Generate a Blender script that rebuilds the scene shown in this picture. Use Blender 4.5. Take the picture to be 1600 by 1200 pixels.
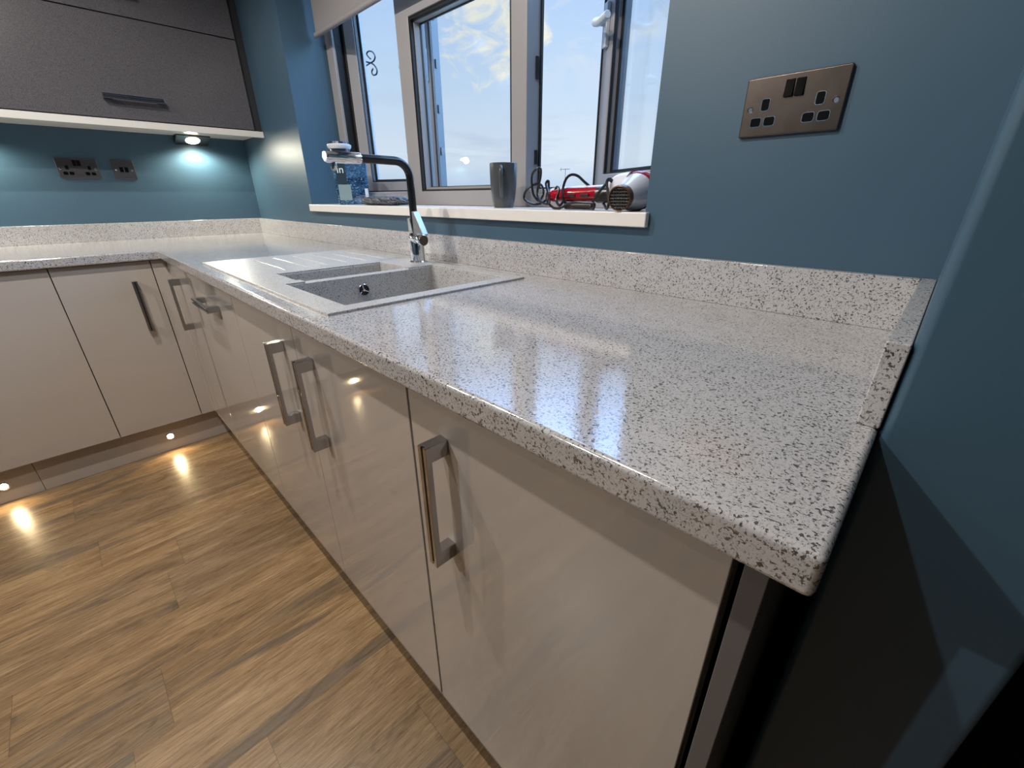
import bpy, bmesh, math, random
from mathutils import Vector, Matrix
random.seed(7)
S = bpy.context.scene
for o in list(bpy.data.objects): bpy.data.objects.remove(o)
COL = S.collection
PI = math.pi

# ------------------------------------------------------------------ camera
CX, CY, CZ = 3.0464, -0.8984, 1.1042
yaw, pit, rol = map(math.radians, (44.739, -24.0018, -0.2786))
fwd = Vector((-math.sin(yaw)*math.cos(pit), math.cos(yaw)*math.cos(pit), math.sin(pit)))
rt = Vector((math.cos(yaw), math.sin(yaw), 0)); up = rt.cross(fwd)
rt2 = rt*math.cos(rol)+up*math.sin(rol); up2 = -rt*math.sin(rol)+up*math.cos(rol)
cd = bpy.data.cameras.new('camera'); cam = bpy.data.objects.new('camera', cd); COL.objects.link(cam)
m = Matrix((rt2, up2, -fwd)).transposed().to_4x4(); m.translation = (CX, CY, CZ); cam.matrix_world = m
cd.sensor_width = 36; cd.lens = 36*660.4/1600; cd.clip_start = .01; cd.clip_end = 3000
S.camera = cam
S.view_settings.view_transform = 'Standard'; S.view_settings.look = 'None'
S.view_settings.gamma = 1; S.view_settings.exposure = 0.0; S.view_settings.use_curve_mapping = False

# ------------------------------------------------------------------ node helpers
def sock(nt, v, s):
    if isinstance(v, bpy.types.NodeSocket): nt.links.new(v, s)
    elif isinstance(v, (tuple, list)) and len(v) == 3 and s.type == 'RGBA': s.default_value = (*v, 1)
    else: s.default_value = v
class NT:
    def __init__(s, nt): s.nt = nt
    def n(s, t, ins=None, **kw):
        nd = s.nt.nodes.new(t)
        for k, v in kw.items(): setattr(nd, k, v)
        for k, v in (ins or {}).items(): sock(s.nt, v, nd.inputs[k])
        return nd
    def math(s, op, a, b=0.0, clamp=False):
        nd = s.nt.nodes.new('ShaderNodeMath'); nd.operation = op; nd.use_clamp = clamp
        sock(s.nt, a, nd.inputs[0]); sock(s.nt, b, nd.inputs[1]); return nd.outputs[0]
    def ramp(s, f, stops, interp='LINEAR'):
        nd = s.nt.nodes.new('ShaderNodeValToRGB'); cr = nd.color_ramp; cr.interpolation = interp
        while len(cr.elements) < len(stops): cr.elements.new(.5)
        for e, (p, c) in zip(cr.elements, stops):
            e.position = p; e.color = (*c, 1) if isinstance(c, (tuple, list)) else (c, c, c, 1)
        sock(s.nt, f, nd.inputs[0]); return nd.outputs[0]
    def mix(s, f, a, b, mode='MIX'):
        nd = s.nt.nodes.new('ShaderNodeMix'); nd.data_type = 'RGBA'; nd.blend_type = mode
        sock(s.nt, f, nd.inputs[0]); sock(s.nt, a, nd.inputs[6]); sock(s.nt, b, nd.inputs[7]); return nd.outputs[2]
    def mapping(s, vec, scale=(1, 1, 1), loc=(0, 0, 0), rot=(0, 0, 0)):
        return s.n('ShaderNodeMapping', {'Vector': vec, 'Scale': scale, 'Location': loc, 'Rotation': rot}).outputs[0]
    def noise(s, vec, scale, detail=4, rough=.5, dist=0, out=0):
        return s.n('ShaderNodeTexNoise', {'Vector': vec, 'Scale': scale, 'Detail': detail, 'Roughness': rough, 'Distortion': dist}).outputs[out]
    def bump(s, h, strength=.2, dist=.001):
        return s.n('ShaderNodeBump', {'Height': h, 'Strength': strength, 'Distance': dist}).outputs[0]
def srgb(r, g, b):
    f = lambda c: (c/255/12.92) if c/255 <= .04045 else ((c/255+.055)/1.055)**2.4
    return (f(r), f(g), f(b))
def mat(name, color=(.5, .5, .5), rough=.5, metal=0, fn=None, **kw):
    m = bpy.data.materials.new(name); m.use_nodes = True
    b = m.node_tree.nodes['Principled BSDF']; t = NT(m.node_tree)
    b.inputs['Base Color'].default_value = (*color, 1); b.inputs['Roughness'].default_value = rough; b.inputs['Metallic'].default_value = metal
    for k, v in kw.items(): b.inputs[k.replace('_', ' ')].default_value = v
    if fn:
        tc = t.n('ShaderNodeTexCoord'); fn(t, b, tc)
    return m
def L(t, out, b, name): t.nt.links.new(out, b.inputs[name])

# ------------------------------------------------------------------ world sky
w = bpy.data.worlds.new('sky'); S.world = w; w.use_nodes = True
t = NT(w.node_tree); bg = w.node_tree.nodes['Background']
g = t.n('ShaderNodeTexCoord').outputs['Generated']
sep = t.n('ShaderNodeSeparateXYZ', {'Vector': g})
z = sep.outputs[2]
base = t.ramp(t.math('ADD', t.math('MULTIPLY', z, 1.0), .1), [(0, srgb(150, 150, 145)), (.097, srgb(150, 155, 160)), (.103, srgb(188, 212, 238)), (.17, srgb(222, 235, 248)), (.28, srgb(203, 226, 250)), (.42, srgb(184, 214, 252)), (.8, srgb(160, 196, 245))])
mp = t.mapping(g, (2.2, 2.2, 13))
c1 = t.ramp(t.noise(mp, 2.3, 6, .55, .4), [(.52, 0.0), (.70, 1.0)])
low = t.ramp(z, [(.01, 0.0), (.03, 1.0), (.13, .9), (.2, 0.0)])
col = t.mix(t.math('MULTIPLY', t.math('MULTIPLY', c1, low), .35), base, srgb(172, 190, 222))
mp2 = t.mapping(g, (3, 3, 7), (1.7, .4, .35))
c2 = t.ramp(t.noise(mp2, 1.6, 6, .6, .6), [(.55, 0.0), (.78, 1.0)])
hi = t.ramp(z, [(.15, 0.0), (.3, 1.0)])
col = t.mix(t.math('MULTIPLY', t.math('MULTIPLY', c2, hi), .85), col, srgb(250, 247, 232))
# the sunlit tuft of cloud seen through the middle pane
tuft = (fwd+rt2*((778-800)/660.4)-up2*((42-600)/660.4)).normalized()
dt = t.n('ShaderNodeVectorMath', {0: g, 1: tuple(tuft)}, operation='DOT_PRODUCT').outputs['Value']
dn = t.math('ADD', dt, t.math('MULTIPLY', t.math('SUBTRACT', t.noise(t.mapping(g, (5, 5, 9)), 3, 6, .6, .8), .5), .022))
tf = t.ramp(dn, [(.9976, 0.0), (.9997, 1.0)])
col = t.mix(t.math('MULTIPLY', tf, .8), col, srgb(255, 250, 228))
# unseen overhead sky boosted to add blue light to the reveal and worktop
col = t.mix(t.ramp(z, [(.37, 0.0), (.62, 1.0)]), col, (2.3, 4.0, 7.6))
# added glow in the unseen right-hand sky, blue fill for reveal and sill
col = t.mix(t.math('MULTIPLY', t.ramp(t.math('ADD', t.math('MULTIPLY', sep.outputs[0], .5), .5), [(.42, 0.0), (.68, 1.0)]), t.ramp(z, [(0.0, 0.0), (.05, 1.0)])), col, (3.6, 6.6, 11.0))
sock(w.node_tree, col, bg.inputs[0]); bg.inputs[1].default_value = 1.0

# ------------------------------------------------------------------ materials
def f_paint(t, b, tc):
    n = t.noise(tc.outputs['Object'], 350, 3); L(t, t.bump(n, .12, .0006), b, 'Normal')
    n2 = t.noise(tc.outputs['Object'], 3, 3)
    L(t, t.mix(n2, (.038, .083, .126), (.044, .092, .138)), b, 'Base Color')
PAINT = mat('teal_wall_paint', rough=.42, fn=f_paint)
CEIL = mat('ceiling_white', (.85, .85, .85), .9)
def speck(base1, base2, dark, dens=1.0):
    def f(t, b, tc):
        o = tc.outputs['Object']
        wob = t.n('ShaderNodeVectorMath', {0: o, 1: t.n('ShaderNodeVectorMath', {0: t.noise(o, 260, 2, out=1), 1: (.007, .007, .007)}, operation='MULTIPLY').outputs[0]}, operation='ADD').outputs[0]
        def flecks(scale, amount, size, vec):
            v = t.n('ShaderNodeTexVoronoi', {'Vector': vec, 'Scale': scale})
            s = t.n('ShaderNodeSeparateColor', {'Color': v.outputs['Color']})
            thr = t.math('MULTIPLY', t.math('SUBTRACT', s.outputs[0], 1-amount), size/amount)
            return t.math('GREATER_THAN', thr, v.outputs['Distance']), s.outputs[1]
        dens_n = t.math('MULTIPLY', t.math('SUBTRACT', t.noise(o, 38, 3), .5), .10)
        n1 = t.math('ADD', t.noise(wob, 330, 2, .5), dens_n)
        n2 = t.math('ADD', t.noise(o, 560, 2, .6), dens_n)
        k = .018*(1-dens)
        a1 = t.ramp(n1, [(.580+k*3, 0.0), (.612+k*3, 1.0)])
        a3 = t.ramp(n2, [(.54, 0.0), (.64, 1.0)])
        a2, c2 = flecks(150, .22*dens, .27, wob)
        bs = t.mix(t.noise(o, 110, 5, .75), base1, base2)
        bs = t.mix(t.math('MULTIPLY', a3, .58), bs, (.15, .142, .138))
        x = t.mix(a1, bs, t.mix(t.noise(o, 150, 1), dark, (.13, .115, .105)))
        x = t.mix(a2, x, t.mix(c2, dark, (.09, .08, .075)))
        L(t, x, b, 'Base Color')
        h = t.noise(o, 170, 2)
        L(t, t.bump(h, .10, .0012), b, 'Normal')
    return f
TOPM = mat('speckled_worktop', rough=.10, fn=speck((.53, .52, .525), (.42, .41, .415), (.022, .020, .022)), IOR=2.45)
SINKM = mat('speckled_sink_composite', rough=.3, fn=speck((.52, .51, .50), (.42, .415, .41), (.025, .03, .035), .55), IOR=1.5)
def f_door(t, b, tc):
    h = t.noise(tc.outputs['Object'], 9, 2); L(t, t.bump(h, .04, .004), b, 'Normal')
DOORM = mat('cashmere_gloss', (.44, .392, .355), .04, fn=f_door, IOR=1.95)
CARC = mat('carcass_grey', (.10, .095, .09), .5)
PLINM = mat('plinth_cashmere_gloss', (.40, .355, .315), .1, IOR=1.5)
def f_grey(t, b, tc):
    n = t.n('ShaderNodeTexVoronoi', {'Vector': tc.outputs['Object'], 'Scale': 900}).outputs['Color']
    s = t.n('ShaderNodeSeparateColor', {'Color': n}).outputs[0]
    L(t, t.mix(s, (.050, .048, .053), (.120, .115, .125)), b, 'Base Color')
WCAB = mat('graphite_sparkle_gloss', rough=.16, fn=f_grey, IOR=1.5)
DARKP = mat('dark_carcass', (.022, .023, .026), .45)
ENDP = mat('end_panel_graphite', (.12, .112, .112), .25)
TRIM = mat('cabinet_light_rail', (.62, .60, .56), .25)
CHROME = mat('chrome', (.78, .78, .80), .07, 1)
CHROMED = mat('chrome_groove_dark', (.02, .02, .022), .25)
HCHR = mat('handle_chrome', (.50, .49, .50), .09, 1)
BLACKM = mat('tap_black', (.012, .012, .014), .22)
STEEL = mat('brushed_steel', (.40, .365, .34), .26, 1, fn=lambda t, b, tc: (
    L(t, t.mix(t.noise(t.mapping(tc.outputs['Object'], (1, 1, 1)), 90, 5, .7), (.085, .070, .062), (.115, .096, .085)), b, 'Base Color'),
    L(t, t.ramp(t.noise(tc.outputs['Object'], 30, 3), [(.2, .28), (.8, .36)]), b, 'Roughness')))
BPLAS = mat('black_plastic', (.004, .004, .004), .12, IOR=1.3)
RUBBER = mat('black_gasket', (.006, .006, .007), .5)
UPVC = mat('white_upvc', (.27, .26, .265), .28)
SILLM = mat('white_sill_board', (.70, .67, .63), .25)
def f_floor(t, b, tc):
    at = t.n('ShaderNodeAttribute', attribute_name='plank').outputs['Color']
    sp = t.n('ShaderNodeSeparateColor', {'Color': at})
    o = tc.outputs['Object']
    off = t.n('ShaderNodeCombineXYZ', {0: t.math('MULTIPLY', sp.outputs[0], 13.0), 1: t.math('MULTIPLY', sp.outputs[1], 29.0), 2: t.math('MULTIPLY', sp.outputs[2], 7.0)}).outputs[0]
    v = t.n('ShaderNodeVectorMath', {0: o, 1: off}, operation='ADD').outputs[0]
    g1 = t.noise(t.mapping(v, (7.5, .95, 1)), 3.0, 7, .68, .45)         # broad tone along the board
    g2 = t.noise(t.mapping(v, (105, 5.5, 1)), 3.2, 5, .72, .25)         # short fibres
    g3 = t.noise(t.mapping(v, (42, 2.0, 1)), 3.4, 6, .7, .6)
    big = t.noise(t.mapping(v, (4.2, .85, 1)), 1.5, 3, .5, .7)
    ringn = t.noise(t.mapping(v, (6.5, 1.05, 1)), 1.1, 2, .45, .3)
    rings = t.math('SINE', t.math('MULTIPLY', ringn, 150.0))
    c = t.ramp(g1, [(.30, (.172, .105, .052)), (.50, (.29, .192, .102)), (.68, (.40, .282, .165))])
    c = t.mix(t.math('MULTIPLY', t.ramp(g3, [(.36, 1.0), (.52, 0.0)]), .45), c, (.125, .078, .040))
    c = t.mix(t.math('MULTIPLY', t.ramp(g2, [(.38, 1.0), (.52, 0.0)]), .42), c, (.105, .066, .034))
    c = t.mix(t.math('MULTIPLY', t.ramp(g2, [(.56, 0.0), (.70, 1.0)]), .40), c, (.52, .40, .27))
    gp = t.ramp(big, [(.56, 0.0), (.66, 1.0)])
    c = t.mix(t.math('MULTIPLY', gp, .75), c, (.115, .092, .072))       # grey smoked patches
    c = t.mix(t.math('MULTIPLY', t.math('MULTIPLY', t.ramp(rings, [(.35, 0.0), (.8, 1.0)]), t.ramp(big, [(.44, 0.0), (.58, 1.0)])), .35), c, (.07, .045, .028))
    tint = t.ramp(sp.outputs[0], [(0, (.82, .80, .78)), (.5, (1.0, .98, .95)), (1, (1.16, 1.10, .98))])
    c = t.mix(1.0, c, tint, 'MULTIPLY')
    s2 = t.n('ShaderNodeSeparateXYZ', {'Vector': t.n('ShaderNodeUVMap', uv_map='lowedge').outputs[0]})
    s3 = t.n('ShaderNodeSeparateXYZ', {'Vector': t.n('ShaderNodeUVMap', uv_map='highedge').outputs[0]})
    seam = t.math('MINIMUM', t.math('MINIMUM', s2.outputs[0], s2.outputs[1]), t.math('MINIMUM', s3.outputs[0], s3.outputs[1]))
    sm = t.math('LESS_THAN', seam, .0007)
    c = t.mix(t.math('MULTIPLY', sm, .45), c, (.05, .03, .015))
    L(t, c, b, 'Base Color')
    L(t, t.ramp(g2, [(.3, .24), (.7, .38)]), b, 'Roughness')
    L(t, t.bump(t.math('ADD', g2, g1), .18, .0012), b, 'Normal')
FLOORM = mat('oak_vinyl_planks', rough=.3, fn=f_floor)
FABRIC = mat('blind_fabric', (.24, .23, .235), .8, fn=lambda t, b, tc: L(t, t.bump(t.noise(tc.outputs['Object'], 900, 2), .2, .0006), b, 'Normal'))
MUGM = mat('mug_glaze', (.062, .066, .070), .16)
MUGI = mat('mug_inside', (.2, .2, .2), .3)
RED = mat('red_gloss_plastic', (.30, .004, .014), .12)
WHITEP = mat('pearl_white_plastic', (.62, .64, .70), .14)
DKPL = mat('dark_smoke_plastic', (.03, .026, .025), .3)
BRONZE = mat('nozzle_ring', (.10, .045, .02), .3, .4)
CABLE = mat('cable_black', (.010, .010, .014), .3)
IRON = mat('black_iron', (.03, .035, .045), .4, .3)
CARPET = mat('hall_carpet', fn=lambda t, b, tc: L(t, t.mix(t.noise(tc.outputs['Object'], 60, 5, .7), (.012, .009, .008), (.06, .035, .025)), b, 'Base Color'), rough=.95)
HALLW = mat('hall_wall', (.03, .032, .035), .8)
GROUND = mat('far_fields', (.12, .13, .10), .9)
TREE = mat('far_trees', (.16, .18, .20), .9)
def mat_glass():
    m = bpy.data.materials.new('window_glass'); m.use_nodes = True; nt = m.node_tree; nt.nodes.clear(); t = NT(nt)
    bf = t.n('ShaderNodeNewGeometry').outputs['Backfacing']
    fr = t.n('ShaderNodeFresnel', {'IOR': t.math('SUBTRACT', 1.45, t.math('MULTIPLY', bf, 1.45-1/1.45))}).outputs[0]
    tr = t.n('ShaderNodeBsdfTransparent', {'Color': (.975, .99, 1.0)}).outputs[0]
    gl = t.n('ShaderNodeBsdfGlossy', {'Roughness': .0}).outputs[0]
    mx = t.n('ShaderNodeMixShader', {0: fr, 1: tr, 2: gl}); out = t.n('ShaderNodeOutputMaterial'); nt.links.new(mx.outputs[0], out.inputs[0]); return m
GLASS = mat_glass()
def emis(name, col, s):
    m = bpy.data.materials.new(name); m.use_nodes = True; b = m.node_tree.nodes['Principled BSDF']
    b.inputs['Base Color'].default_value = (1, 1, 1, 1)
    b.inputs['Emission Color'].default_value = (*col, 1); b.inputs['Emission Strength'].default_value = s; return m
LEDW = emis('led_warm_lens', (1, .78, .42), 90)
LEDC = emis('led_cabinet_lens', (1, .86, .60), 14)
SPOTE = emis('spot_lens', (1, .87, .72), 25)

# ------------------------------------------------------------------ mesh helpers
WL = {}
def world(o): return WL.get(o.name, Vector((0, 0, 0)))
def tag(o, label=None, cat=None, group=None, kind=None):
    if label: o['label'] = label
    if cat: o['category'] = cat
    if group: o['group'] = group
    if kind: o['kind'] = kind
    return o
def empty(name, loc, label=None, cat=None, group=None, kind=None):
    o = bpy.data.objects.new(name, None); COL.objects.link(o); o.location = loc; o.empty_display_size = .05
    WL[o.name] = Vector(loc); return tag(o, label, cat, group, kind)
def obj(name, bm, mats, parent=None, smooth=True, bevel=0, seg=2, origin=None):
    """bm is in world coordinates; the origin becomes the parent's world place (or `origin`)."""
    bmesh.ops.recalc_face_normals(bm, faces=bm.faces)
    me = bpy.data.meshes.new(name)
    p = world(parent) if parent else Vector((0, 0, 0))
    org = Vector(origin) if origin is not None else p
    bmesh.ops.translate(bm, vec=-org, verts=bm.verts)
    if smooth:
        for f in bm.faces: f.smooth = True
    bm.to_mesh(me); bm.free()
    for mm in (mats if isinstance(mats, (list, tuple)) else [mats]): me.materials.append(mm)
    o = bpy.data.objects.new(name, me); COL.objects.link(o); o.location = org-p
    WL[o.name] = org
    if parent: o.parent = parent
    if bevel:
        md = o.modifiers.new('bevel', 'BEVEL'); md.width = bevel; md.segments = seg; md.limit_method = 'ANGLE'; md.angle_limit = math.radians(40); md.harden_normals = True
    if smooth:
        try: me.set_sharp_from_angle(angle=math.radians(38))
        except Exception: pass
    return o
def box(bm, x0, x1, y0, y1, z0, z1, mi=0):
    vs = [bm.verts.new(p) for p in ((x0, y0, z0), (x1, y0, z0), (x1, y1, z0), (x0, y1, z0), (x0, y0, z1), (x1, y0, z1), (x1, y1, z1), (x0, y1, z1))]
    for q in ((3, 2, 1, 0), (4, 5, 6, 7), (0, 1, 5, 4), (1, 2, 6, 5), (2, 3, 7, 6), (3, 0, 4, 7)):
        f = bm.faces.new([vs[i] for i in q]); f.material_index = mi
    return vs
def B(*a, mi=0):
    bm = bmesh.new(); box(bm, *a, mi=mi); return bm
def cells(xs, ys, zs, filled, mi=None):
    """one closed solid made of the filled cells of a grid"""
    bm = bmesh.new(); V = {}
    def v(i, j, k):
        if (i, j, k) not in V: V[(i, j, k)] = bm.verts.new((xs[i], ys[j], zs[k]))
        return V[(i, j, k)]
    nx, ny, nz = len(xs)-1, len(ys)-1, len(zs)-1
    F = lambda i, j, k: 0 <= i < nx and 0 <= j < ny and 0 <= k < nz and filled((xs[i]+xs[i+1])/2, (ys[j]+ys[j+1])/2, (zs[k]+zs[k+1])/2)
    for i in range(nx):
        for j in range(ny):
            for k in range(nz):
                if not F(i, j, k): continue
                for d, q in (((-1, 0, 0), ((0,0,0),(0,0,1),(0,1,1),(0,1,0))), ((1, 0, 0), ((1,0,0),(1,1,0),(1,1,1),(1,0,1))),
                             ((0, -1, 0), ((0,0,0),(1,0,0),(1,0,1),(0,0,1))), ((0, 1, 0), ((0,1,0),(0,1,1),(1,1,1),(1,1,0))),
                             ((0, 0, -1), ((0,0,0),(0,1,0),(1,1,0),(1,0,0))), ((0, 0, 1), ((0,0,1),(1,0,1),(1,1,1),(0,1,1)))):
                    if not F(i+d[0], j+d[1], k+d[2]):
                        f = bm.faces.new([v(i+a, j+b_, k+c) for a, b_, c in q])
                        if mi: f.material_index = mi((xs[i]+xs[i+1])/2, (ys[j]+ys[j+1])/2, (zs[k]+zs[k+1])/2, d)
    bmesh.ops.dissolve_limit(bm, angle_limit=.001, verts=bm.verts, edges=bm.edges, delimit={'MATERIAL'})
    return bm
def frame_to(d):
    d = Vector(d).normalized(); a = Vector((0, 0, 1)) if abs(d.z) < .9 else Vector((1, 0, 0))
    u = d.cross(a).normalized(); return u, d.cross(u)
def tube(bm, pts, r, seg=12, caps=True, mi=0):
    pts = [Vector(p) for p in pts]; rs = r if isinstance(r, (list, tuple)) else [r]*len(pts); rings = []
    u = None
    for i, p in enumerate(pts):
        d = (pts[min(i+1, len(pts)-1)]-pts[max(i-1, 0)]).normalized()
        if u is None: u, v = frame_to(d)
        else: u = (u-d*u.dot(d)).normalized(); v = d.cross(u)
        rings.append([bm.verts.new(p+(u*math.cos(2*PI*k/seg)+v*math.sin(2*PI*k/seg))*rs[i]) for k in range(seg)])
    for a, b in zip(rings, rings[1:]):
        for k in range(seg):
            f = bm.faces.new((a[k], a[(k+1) % seg], b[(k+1) % seg], b[k])); f.material_index = mi
    if caps:
        for rr in (rings[0], rings[-1]):
            f = bm.faces.new(rr); f.material_index = mi
    return bm
def lathe(bm, prof, o, axis, seg=32, mi=0, sq=None):
    """prof: (radius, height) along axis from o"""
    o = Vector(o); ax = Vector(axis).normalized(); u, v = frame_to(ax); rings = []
    for r, h in prof:
        if r <= 1e-6: rings.append([bm.verts.new(o+ax*h)])
        else: rings.append([bm.verts.new(o+ax*h+(u*math.cos(2*PI*k/seg)+v*math.sin(2*PI*k/seg))*r) for k in range(seg)])
    for a, b in zip(rings, rings[1:]):
        for k in range(seg):
            k2 = (k+1) % seg
            if len(a) == 1 and len(b) == 1: continue
            if len(a) == 1: f = bm.faces.new((a[0], b[k], b[k2]))
            elif len(b) == 1: f = bm.faces.new((a[k], a[k2], b[0]))
            else: f = bm.faces.new((a[k], a[k2], b[k2], b[k]))
            f.material_index = mi
    return bm
def smooth_pts(pts, n=6, closed=False):
    pts = [Vector(p) for p in pts]; out = []
    N = len(pts)
    for i in range(N-1 if not closed else N):
        p0 = pts[(i-1) % N] if closed else pts[max(i-1, 0)]; p1 = pts[i]; p2 = pts[(i+1) % N]; p3 = pts[(i+2) % N] if closed else pts[min(i+2, N-1)]
        for k in range(n):
            s = k/n
            out.append(.5*((2*p1)+(p2-p0)*s+(2*p0-5*p1+4*p2-p3)*s*s+(3*p1-p0-3*p2+p3)*s**3))
    if not closed: out.append(pts[-1])
    return out

# ------------------------------------------------------------------ key dimensions
H, TH = .9058, .0358           # worktop top, thickness
ZL = H-TH
D, W = .6355, .7408            # worktop depth on the window run, on the left run
XR, YP = 3.049, -.4208         # outer corner of the pier at the right
YD, XD = -.6157, .7174         # door faces
ZB = .150                      # door bottom
CE = 2.30                      # ceiling
OX0, OX1, OZ0, OZ1 = .803, 2.5625, 1.040, 2.05
UPZ = H+.0818; UW = .018

# ------------------------------------------------------------------ lights
def spot(name, loc, e, size, blend, rad, col, direction=(0, 0, -1), parent=None):
    l = bpy.data.lights.new(name, 'SPOT'); l.energy = e; l.spot_size = math.radians(size); l.spot_blend = blend; l.shadow_soft_size = rad; l.color = col
    o = bpy.data.objects.new(name, l); COL.objects.link(o); o.location = loc
    o.rotation_euler = Vector(direction).to_track_quat('-Z', 'Y').to_euler()
    if parent: o.parent = parent; o.location = Vector(loc)-world(parent)
    return o
WARM = (1, .94, .87)
def downlight(x, y, e, label):
    t_ = empty('ceiling_downlight', (x, y, CE), label, 'ceiling light', 'recessed ceiling downlights')
    bm = bmesh.new(); lathe(bm, [(.028, 0), (.045, 0), (.045, -.006), (.030, -.008), (.028, 0)], (x, y, CE-.0005), (0, 0, 1)); obj('bezel', bm, CHROME, t_)
    bm = bmesh.new(); lathe(bm, [(0, -.003), (.0279, -.003), (.0279, -.001), (0, -.001)], (x, y, CE), (0, 0, 1)); obj('lens', bm, SPOTE, t_)
    spot('downlight_beam', (x, y, CE-.02), e, 165, .35, .018, WARM, parent=t_)
downlight(2.34, -1.02, 51, 'ceiling downlight above the right end of the sink run')
downlight(1.58, -1.02, 51, 'ceiling downlight above the middle of the sink run')
downlight(.95, -1.60, 20, 'added ceiling fill light nearest the wall cabinet')  # unseen lamp added as fill for the cabinet doors
downlight(1.60, -2.60, 70, 'added ceiling fill light at the far side of the room from the window')  # unseen lamp added behind the view to brighten the lower doors

# ------------------------------------------------------------------ room shell
YB, XE = -3.6, 5.2
def structure(name, bm, m_, **k): o = obj(name, bm, m_, smooth=False, **k); o['kind'] = 'structure'; return o
# floor of planks running away from the window
def floor():
    bm = bmesh.new(); uv = bm.loops.layers.uv.new('lowedge'); uv2 = bm.loops.layers.uv.new('highedge'); cl = bm.loops.layers.float_color.new('plank')
    pw, pl = .1785, 1.22
    known = {0: -1.171, 2: -1.118, 4: -.972, 5: -1.306, 7: -1.115, 9: -.626}
    rnd = random.Random(11)
    i0 = int(math.floor((0-.842)/pw))-1
    for i in range(i0, int((XE-.842)/pw)+2):
        xa, xb = .842+i*pw, .842+(i+1)*pw
        y = known.get(i, -rnd.uniform(.2, 1.4))
        while y < 0: y += pl
        while y > YB-.1:
            ya, yb = y-pl, y
            x0, x1, y0, y1 = max(xa, -.2), min(xb, XE+.2), max(ya, YB-.2), min(yb, 1.0)
            if x1 > x0 and y1 > y0:
                f = bm.faces.new([bm.verts.new(p) for p in ((x0, y0, 0), (x1, y0, 0), (x1, y1, 0), (x0, y1, 0))])
                c = (rnd.random(), rnd.random(), rnd.random(), 1)
                for l in f.loops:
                    p = l.vert.co; l[cl] = c; l[uv].uv = (p.x-x0, p.y-y0); l[uv2].uv = (x1-p.x, y1-p.y)
            y -= pl
    obj('floor', bm, FLOORM, smooth=False)['kind'] = 'structure'
floor()
structure('ceiling', B(-.2, XE+.2, YB-.2, .25, CE, CE+.1), CEIL)
# window wall with its opening
structure('wall_back', cells([-.2, OX0, OX1, XR], [0, .27], [0, OZ0, OZ1, CE], lambda x, y, z_: not (OX0 < x < OX1 and OZ0 < z_ < OZ1)), PAINT)
structure('wall_left', B(-.2, 0, YB, 0, 0, CE), PAINT)
structure('wall_right', cells([XR, 3.197, 4.05, XE], [YP, YP+.12, .27], [0, 2.03, CE], lambda x, y, z_: (x < 3.197 or (y < YP+.12 and (x > 4.05 or z_ > 2.03)) or False)), PAINT, bevel=.009)
structure('wall_front', B(-.2, XE+.2, YB-.2, YB, 0, CE), PAINT)
structure('wall_east', B(XE, XE+.2, YB, .3, 0, CE), PAINT)
# dark hallway behind the doorway right of the pier
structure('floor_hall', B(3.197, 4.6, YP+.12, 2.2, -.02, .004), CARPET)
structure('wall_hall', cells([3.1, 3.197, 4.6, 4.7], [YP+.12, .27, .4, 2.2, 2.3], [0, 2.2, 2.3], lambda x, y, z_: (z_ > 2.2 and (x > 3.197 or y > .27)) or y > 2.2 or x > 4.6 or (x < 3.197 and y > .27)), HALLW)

# ------------------------------------------------------------------ window
win = empty('window_1', (OX0, .188, 1.071), kind='structure')
FY0, FY1 = .188, .258
M1a, M1b, M2a, M2b, TZ0, TZ1 = 1.377, 1.461, 1.972, 2.036, 1.682, 1.755
JL, JR, FB, FT = .868, 2.50, 1.123, 1.995
obj('window_frame', cells([OX0, JL, M1a, M1b, M2a, M2b, JR, OX1], [FY0, FY1], [1.0705, FB, TZ0, TZ1, FT, OZ1],
    lambda x, y, z_: x < JL or x > JR or z_ < FB or z_ > FT or M1a < x < M1b or M2a < x < M2b or (M1b < x < M2a and TZ0 < z_ < TZ1)), UPVC, win, bevel=.003)
def ring(bm, x0, x1, z0, z1, y0, y1, w_, mi=0):
    box(bm, x0, x0+w_, y0, y1, z0, z1, mi); box(bm, x1-w_, x1, y0, y1, z0, z1, mi)
    box(bm, x0+w_, x1-w_, y0, y1, z0, z0+w_, mi); box(bm, x0+w_, x1-w_, y0, y1, z1-w_, z1, mi)
for (z0, z1) in ((FB, TZ0), (TZ1, FT)):
    bm = bmesh.new(); ring(bm, M1b+.0041, M2a, z0, z1-.0041, .190, .203, .006); ring(bm, M1b, M2a, z0, z1, .226, .232, .017); box(bm, M1b, M1b+.004, .1885, .203, z0, z1); box(bm, M1b+.004, M2a, .1885, .203, z1-.004, z1); obj('gasket', bm, RUBBER, win, smooth=False)
    bm = bmesh.new(); ring(bm, M1b, M2a, z0, z1, .203, .226, .014); obj('glazing_bead', bm, UPVC, win, smooth=False)
    obj('glass', B(M1b+.002, M2a-.002, .233, .237, z0+.002, z1-.002), GLASS, win, smooth=False)
for z0, z1 in ((1.42, 1.475), (1.195, 1.235)):
    obj('lock_keep', B(M2b-.0005, M2b+.004, .226, .237, z0, z1), CHROMED, win, smooth=False)
bm = bmesh.new()
for xa, xb in ((JL, M1a), (M2b, JR)): ring(bm, xa, xb, FB, FT, .244, .252, .006)
box(bm, JL, JL+.004, .200, .244, FB, FT)  # added black strip stands for the dark gap beside the open sash
obj('seal_and_gap_strip', bm, RUBBER, win, smooth=False)
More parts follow.
